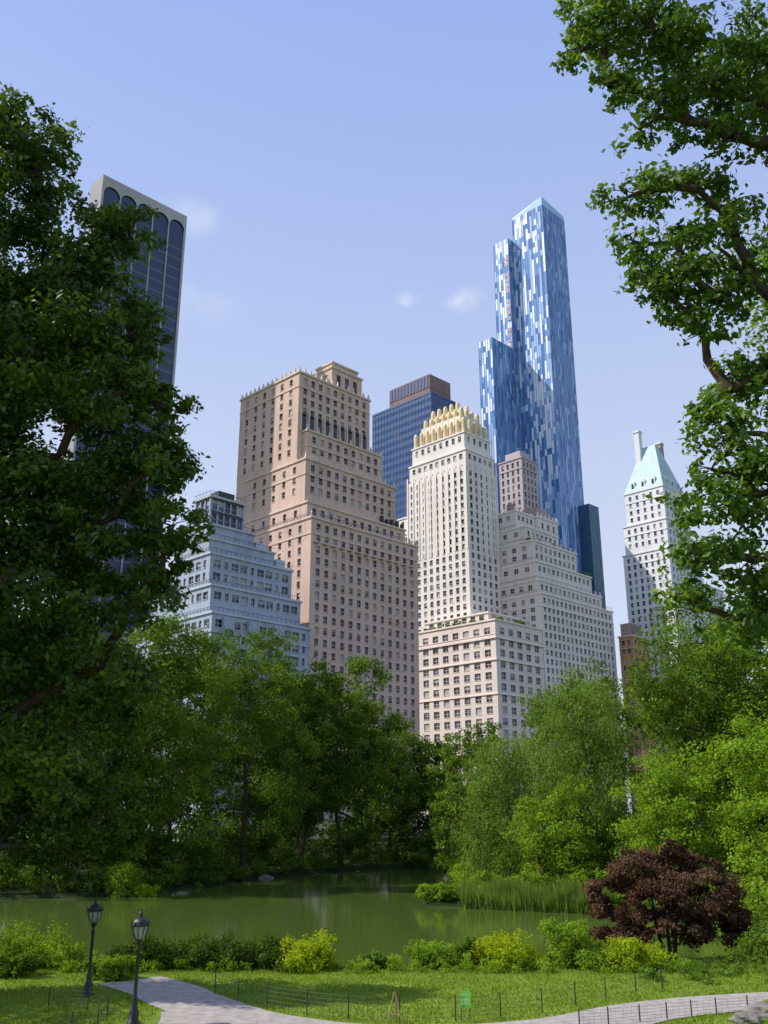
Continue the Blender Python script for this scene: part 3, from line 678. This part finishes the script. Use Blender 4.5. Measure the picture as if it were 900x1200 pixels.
c_, f_, t_, _ = leaves([(55.6+.707*(a-b), 325.8+.707*(a+b), z+.7, r) for a, b, z, r in
    [(rb.uniform(0, 28), rb.uniform(2.8, 5), 104, rb.uniform(.6, 1.2)) for _ in range(14)]+[(rb.uniform(1, 3), rb.uniform(3, 20), 104, .9) for _ in range(5)]+[(rb.uniform(28, 36), rb.uniform(1.7, 3), 96, .9) for _ in range(8)]], 3000, .45, 89, clumps=6, clump_r=.5)
o = bpy.data.objects.new('roof_garden', np_mesh('roof_garden_mesh', c_, f_, [M_leaf_mid], t_)); scene.collection.objects.link(o)
mb = MB(); W_tan = wall_mat('tan_brick', (.46, .40, .41)); tier(mb, 0, 11, 0, 12, -2, 153, dict(fh=3.4, bw=2.4, ww=1.2, wh=2.2, mg=.6))
mb.box(2, 9, 2, 10, 153.2, 157, 0); mb.obj('tan_brick_tower', [W_tan, W_tan, G_dark, G_mid, G_blind], (58, 370, 0), ROT)
# blue glass skyscraper
gl = [simple('skyscraper_glass_deep', (.075, .17, .42), .12, spec=.6), simple('skyscraper_glass_mid', (.15, .30, .58), .12, spec=.6),
      simple('skyscraper_glass_light', (.35, .51, .76), .15, spec=.6), simple('skyscraper_glass_pale', (.74, .80, .88), .25, spec=.6), simple('skyscraper_mullion', (.11, .22, .46), .3),
      simple('skyscraper_red_panel', (.30, .16, .20), .5)]
def pick_l(k, f, col, n):
    if n == (-1, 0):
        if col[k] <= 0 or rb.random() < .62:
            x = rb.random(); v = 0 if x < .20 else 1 if x < .47 else 2 if x < .71 else 3; col[k] = v+1
        return col[k]-1
    if col[k] <= 0 or rb.random() < .7:
        x = rb.random(); col[k] = 1 if x < .25 else 2 if x < .84 else 3
    return col[k]-1
mb = MB()
curtain(mb, 0, 20, 0, 19.5, -2, 311, 3.3, 1.4, pick_l, 4)
mb.hexa([(.05,.05,311.02),(19.95,.05,311.02),(19.95,19.4,311.02),(.05,19.4,311.02),(.1,.1,316),(19.9,.1,313.5),(19.9,19.3,311.3),(.1,19.3,312)], 2)
curtain(mb, -4.5, 8, 19.52, 29.2, -2, 298, 3.3, 1.4, pick_l, 4)
curtain(mb, -20, -4.52, 20.5, 29, -2, 234, 3.3, 1.4, pick_l, 4)
for k in range(26): 
    if k % 5 != 3: mb.box(-4.62, -4.55, 19.7, 22.3, 205+k*3.2, 206.9+k*3.2, 5)
mb.obj('blue_glass_skyscraper', gl, (82, 414, 0), ROT)
mb = MB(); M_teal = simple('teal_glass', (.03, .12, .15), .15, spec=.5)
curtain(mb, 0, 8, 0, 10, -2, 149, 3.3, 1.6, lambda k, f, c, n: 0 if rb.random() < .7 else 1, 1); mb.obj('teal_glass_tower', [M_teal, M_bluesp], (96.7, 420, 0), ROT)
# white hotel with copper roof
mb = MB(); W_white = wall_mat('white_brick', (.76, .76, .77), .1); M_copper = simple('verdigris_copper', (.38, .52, .52), .6, nscale=.6, var=.12)
sw = dict(fh=3.3, bw=3.0, ww=1.3, wh=1.9, mg=1.0)
tier(mb, .4, 24, .4, 22.5, -2, 118, sw); tier(mb, .2, 21.5, .2, 21, 118.1, 131, sw)
tier(mb, 0.3, 19.2, 0.3, 19.3, 131.1, 146, sw)
mb.frustum(9.6, 9.65, 9.6, 9.65, 146.15, 1.3, 3.2, 169, 5)
for y in (5, 10, 15): mb.box(.6, 4, y-1, y+1, 146.2, 151, 0); mb.box(.55, .59, y-.5, y+.5, 147.5, 150, 2)
for x in (5, 10, 15): mb.box(x-1, x+1, .6, 4, 146.2, 151, 0); mb.box(x-.5, x+.5, .55, .59, 147.5, 150, 2)
mb.box(5.5, 8.2, 12.5, 15.0, 146, 176, 0); mb.box(5.2, 8.5, 12.2, 15.3, 176, 177, 1)
mb.box(13.8, 16.4, 6.5, 9, 146, 171, 6); mb.box(13.5, 16.7, 6.2, 9.3, 171, 171.8, 1)
mb.obj('white_hotel_tower', [W_white, W_white, G_dark, G_mid, G_blind, M_copper, W_rust], (121.5, 385, 0), ROT)
mb = MB(); tier(mb, 0, 22, 0, 16, -2, 106, sw); mb.box(4, 12, 4, 10, 106.2, 111, 0); mb.obj('white_apartment_building', [W_white, W_white, G_dark, G_mid, G_blind], (139, 402, 0), ROT)
mb = MB(); M_orange = wall_mat('orange_brick', (.50, .27, .17))
tier(mb, 0, 12, 0, 6, -2, 74, dict(fh=3.2, bw=2.6, ww=1.3, wh=1.8, mg=.6)); mb.box(1, 9, 1, 5.5, 74.2, 79, 5); mb.box(1.5, 8.5, .8, .95, 75, 78, 2)
mb.obj('brick_apartment_building', [M_orange, T_brown, G_dark, G_mid, G_blind, W_rust], (94.5, 354, 0), ROT)

# ------------------------------------------------------------------ street furniture
def lamp(x, y):
    z = h1(x, y); mb = MB()
    e = empty('street_lamp', (x, y, z))
    mb.lathe(0, 0, [(.26, -.1), (.26, .12), (.20, .16), (.20, .45), (.15, .55), (.12, .62), (.115, .9), (.09, .98), (.072, 1.05), (.06, 2.6), (.09, 2.64), (.09, 2.7), (.055, 2.74), (.07, 2.84), (.13, 2.9), (.14, 2.95), (.10, 2.98)], 16)
    mb.obj('post', [M_iron], parent=e, smooth=True)
    gp = [(.12, 2.98), (.20, 3.08), (.27, 3.22), (.31, 3.40), (.32, 3.50)]
    g_ = MB(); g_.lathe(0, 0, [(r*.93, zz) for r, zz in gp], 16); g_.obj('glass', [M_lampglass], parent=e, smooth=True)
    r_ = MB()
    for k in range(8):
        a = k*math.pi/4; r_.tube([(r*math.cos(a), r*math.sin(a), zz) for r, zz in gp], [.016]*5, 5)
    r_.lathe(0, 0, [(.10, 2.96), (.15, 3.0), (.12, 3.03)], 16)
    r_.lathe(0, 0, [(.31, 3.48), (.37, 3.50), (.38, 3.55), (.33, 3.58), (.31, 3.64), (.22, 3.74), (.12, 3.80), (.07, 3.83), (.05, 3.9), (.075, 3.95), (.03, 4.02), (.012, 4.14), (.001, 4.16)], 16)
    for k in range(8):
        a = (k+.5)*math.pi/4; r_.frustum(.34*math.cos(a), .34*math.sin(a), .03, .03, 3.56, .005, .005, 3.68)
    r_.obj('lantern_frame', [M_iron], parent=e, smooth=False)
lamp(-9.6, 40.2); lamp(-13.2, 46.4)
def fence(pts, hgt_=.85, sp=1.9, name='wire_fence'):
    cl = strip(pts, 1, .3); mb = MB(); e = empty(name, (cl[0].x, cl[0].y, 0)); ox, oy = cl[0].x, cl[0].y
    acc = sp; last = cl[0]
    for p in cl:
        acc += (p-last).length; last = p
        if acc >= sp:
            acc = 0; z = h1(p.x, p.y); mb.tube([(p.x-ox, p.y-oy, z-.1), (p.x-ox, p.y-oy, z+hgt_+.08)], [.028, .025], 6)
    mb.obj('posts', [M_fence], parent=e)
    wv = MB()
    for hh in [hgt_*k/5 for k in range(1, 6)]:
        wv.tube([(p.x-ox, p.y-oy, h1(p.x, p.y)+hh) for p in cl], [.005]*len(cl), 3)
    for p in cl: z = h1(p.x, p.y); wv.tube([(p.x-ox, p.y-oy, z+.05), (p.x-ox, p.y-oy, z+hgt_)], [.004, .004], 3)
    wv.obj('wires', [M_fence], parent=e)
fence([(-7.6,46.8),(-4.6,43.2),(0.3,40.7),(5.2,41.8),(9.4,45.2),(13,48.2)])
fence([(7.4,39.8),(10.6,41.0),(14.5,42.6),(18,43.2)], .55, 1.2)
fence([(-14,43.6),(-11.4,42.6),(-10.9,40.0),(-11.6,38)], .7, 1.6)
mb = MB(); e = empty('notice_sign', (3.2, 41.0, 0))
mb.box(-.21, .21, -.012, .012, .45, 1.05, 0); mb.box(-.15, .15, -.016, -.0125, .88, .97, 1); mb.box(-.15, .15, -.016, -.0125, .56, .80, 1)
mb.tube([(-.17, .03, -.05), (-.17, .03, 1.0)], [.015, .015], 6, 2); mb.tube([(.17, .03, -.05), (.17, .03, 1.0)], [.015, .015], 6, 2)
mb.obj('panel', [simple('sign_green', (.25, .80, .08), .5), simple('sign_lettering', (.5, .85, .3), .5), M_fence], parent=e)
mb = MB(); e = empty('wooden_sawhorse', (.45, 40.3, h1(.45, 40.3)))
for (a, b) in (((-.35, -.2, 0), (-.05, 0, 1.15)), ((.25, -.2, 0), (-.03, 0, 1.15)), ((.05, .35, 0), (0, .02, 1.1)), ((-.25, .1, .35), (.2, -.05, .32))):
    mb.tube([a, b], [.03, .025], 6)
mb.obj('legs', [simple('weathered_wood', (.28, .20, .09), .8)], parent=e)
M_rock = simple('schist_rock', (.20, .185, .165), .9, nscale=2.5, var=.35)
def rock(x, y, sx, sy, sz, seed):
    import bmesh
    bm = bmesh.new(); bmesh.ops.create_icosphere(bm, subdivisions=3, radius=1); rr = random.Random(seed)
    ph = [rr.uniform(0, 6) for _ in range(6)]
    for v in bm.verts:
        c = v.co; k = 1+.16*math.sin(c.x*3+ph[0])*math.sin(c.y*4+ph[1])+.1*math.sin(c.z*6+ph[2]+c.x*5)+rr.uniform(-.03, .03)
        v.co = Vector((c.x*sx*k, c.y*sy*k, c.z*sz*k))
    me = bpy.data.meshes.new('rock_mesh'); bm.to_mesh(me); bm.free(); me.materials.append(M_rock)
    o = bpy.data.objects.new('rock', me); scene.collection.objects.link(o); o.location = (x, y, h1(x, y)+sz*.25)
rock(15.4, 42.0, 1.0, .7, .4, 1); rock(14.1, 40.8, .6, .5, .3, 2); rock(16.5, 43.0, .8, .5, .35, 3)
rock(-24.4, 110.2, .7, .5, .35, 4); rock(-19.6, 132, .8, .6, .4, 5); rock(-16.8, 142.6, 1.2, .7, .5, 6); rock(-4, 161.2, 1.0, .7, .4, 7)

# ------------------------------------------------------------------ light, sky, camera
EL = 46
S = Vector((-1, .015, 0)).normalized()*math.cos(R(EL)) + Vector((0, 0, math.sin(R(EL))))
sun = bpy.data.lights.new('sun', 'SUN'); sun.energy = 5.0; sun.angle = R(.5); sun.color = (1, .94, .85)
so = bpy.data.objects.new('sun', sun); scene.collection.objects.link(so); so.rotation_euler = S.to_track_quat('Z', 'Y').to_euler(); so.location = (-60, -20, 80)
wd = bpy.data.worlds.new('World'); scene.world = wd; wd.use_nodes = True
nt = wd.node_tree; nt.nodes.clear(); LK = nt.links.new
out = N(nt, 'ShaderNodeOutputWorld'); bg = N(nt, 'ShaderNodeBackground'); bg.inputs[1].default_value = .15
sky = N(nt, 'ShaderNodeTexSky', sky_type='NISHITA'); sky.sun_disc = False; sky.sun_elevation = R(EL); sky.sun_rotation = math.atan2(S.x, S.y)
sky.air_density = 1.0; sky.dust_density = 1.5; sky.ozone_density = 1.5
tc = N(nt, 'ShaderNodeTexCoord')
sx = N(nt, 'ShaderNodeSeparateXYZ'); LK(tc.outputs['Generated'], sx.inputs[0])
hr = N(nt, 'ShaderNodeMapRange', interpolation_type='SMOOTHSTEP'); LK(sx.outputs['Z'], hr.inputs[0]); hr.inputs[1].default_value = .15; hr.inputs[2].default_value = .85
hc = N(nt, 'ShaderNodeMix', data_type='RGBA'); LK(hr.outputs[0], hc.inputs[0]); hc.inputs[6].default_value = (4.9, 5.4, 6.7, 1); hc.inputs[7].default_value = (2.4, 3.4, 6.7, 1)
haze = N(nt, 'ShaderNodeMix', data_type='RGBA'); haze.inputs[0].default_value = .75; LK(hc.outputs[2], haze.inputs[7])
LK(sky.outputs[0], haze.inputs[6])
nz = N(nt, 'ShaderNodeTexNoise'); nz.inputs['Scale'].default_value = 22; nz.inputs['Detail'].default_value = 6
LK(tc.outputs['Generated'], nz.inputs['Vector'])
prev = None
for (d, rad, amp) in (((.027, .880, .526), .020, .85), ((.086, .880, .526), .032, .85), ((-.205, .84, .60), .05, .35), ((-.20, .87, .52), .07, .3)):
    d = Vector(d).normalized()
    mp = N(nt, 'ShaderNodeVectorMath', operation='SUBTRACT'); LK(tc.outputs['Generated'], mp.inputs[0]); mp.inputs[1].default_value = d
    sc_ = N(nt, 'ShaderNodeVectorMath', operation='MULTIPLY'); LK(mp.outputs[0], sc_.inputs[0]); sc_.inputs[1].default_value = (1, 1, 2.0)
    ln = N(nt, 'ShaderNodeVectorMath', operation='LENGTH'); LK(sc_.outputs[0], ln.inputs[0])
    mr = N(nt, 'ShaderNodeMapRange', interpolation_type='SMOOTHSTEP'); LK(ln.outputs['Value'], mr.inputs[0])
    mr.inputs[1].default_value = rad; mr.inputs[2].default_value = 0; mr.inputs[3].default_value = 0; mr.inputs[4].default_value = amp
    if prev is None: prev = mr.outputs[0]
    else:
        ad = N(nt, 'ShaderNodeMath', operation='MAXIMUM'); LK(prev, ad.inputs[0]); LK(mr.outputs[0], ad.inputs[1]); prev = ad.outputs[0]
nr_ = N(nt, 'ShaderNodeMapRange'); LK(nz.outputs['Fac'], nr_.inputs[0]); nr_.inputs[1].default_value = .38; nr_.inputs[2].default_value = .68
ml = N(nt, 'ShaderNodeMath', operation='MULTIPLY'); LK(prev, ml.inputs[0]); LK(nr_.outputs[0], ml.inputs[1])
mx = N(nt, 'ShaderNodeMix', data_type='RGBA'); LK(ml.outputs[0], mx.inputs[0]); LK(haze.outputs[2], mx.inputs[6]); mx.inputs[7].default_value = (6.4, 6.5, 6.8, 1)
LK(mx.outputs[2], bg.inputs[0]); LK(bg.outputs[0], out.inputs[0])
cam = bpy.data.cameras.new('camera'); cam.sensor_fit = 'VERTICAL'; cam.sensor_height = 36; cam.lens = 33.0; cam.clip_end = 9000; cam.clip_start = .1
cobj = bpy.data.objects.new('camera', cam); scene.collection.objects.link(cobj); cobj.location = (0, 0, 7.5); cobj.rotation_euler = (R(108.1), 0, 0)
scene.camera = cobj
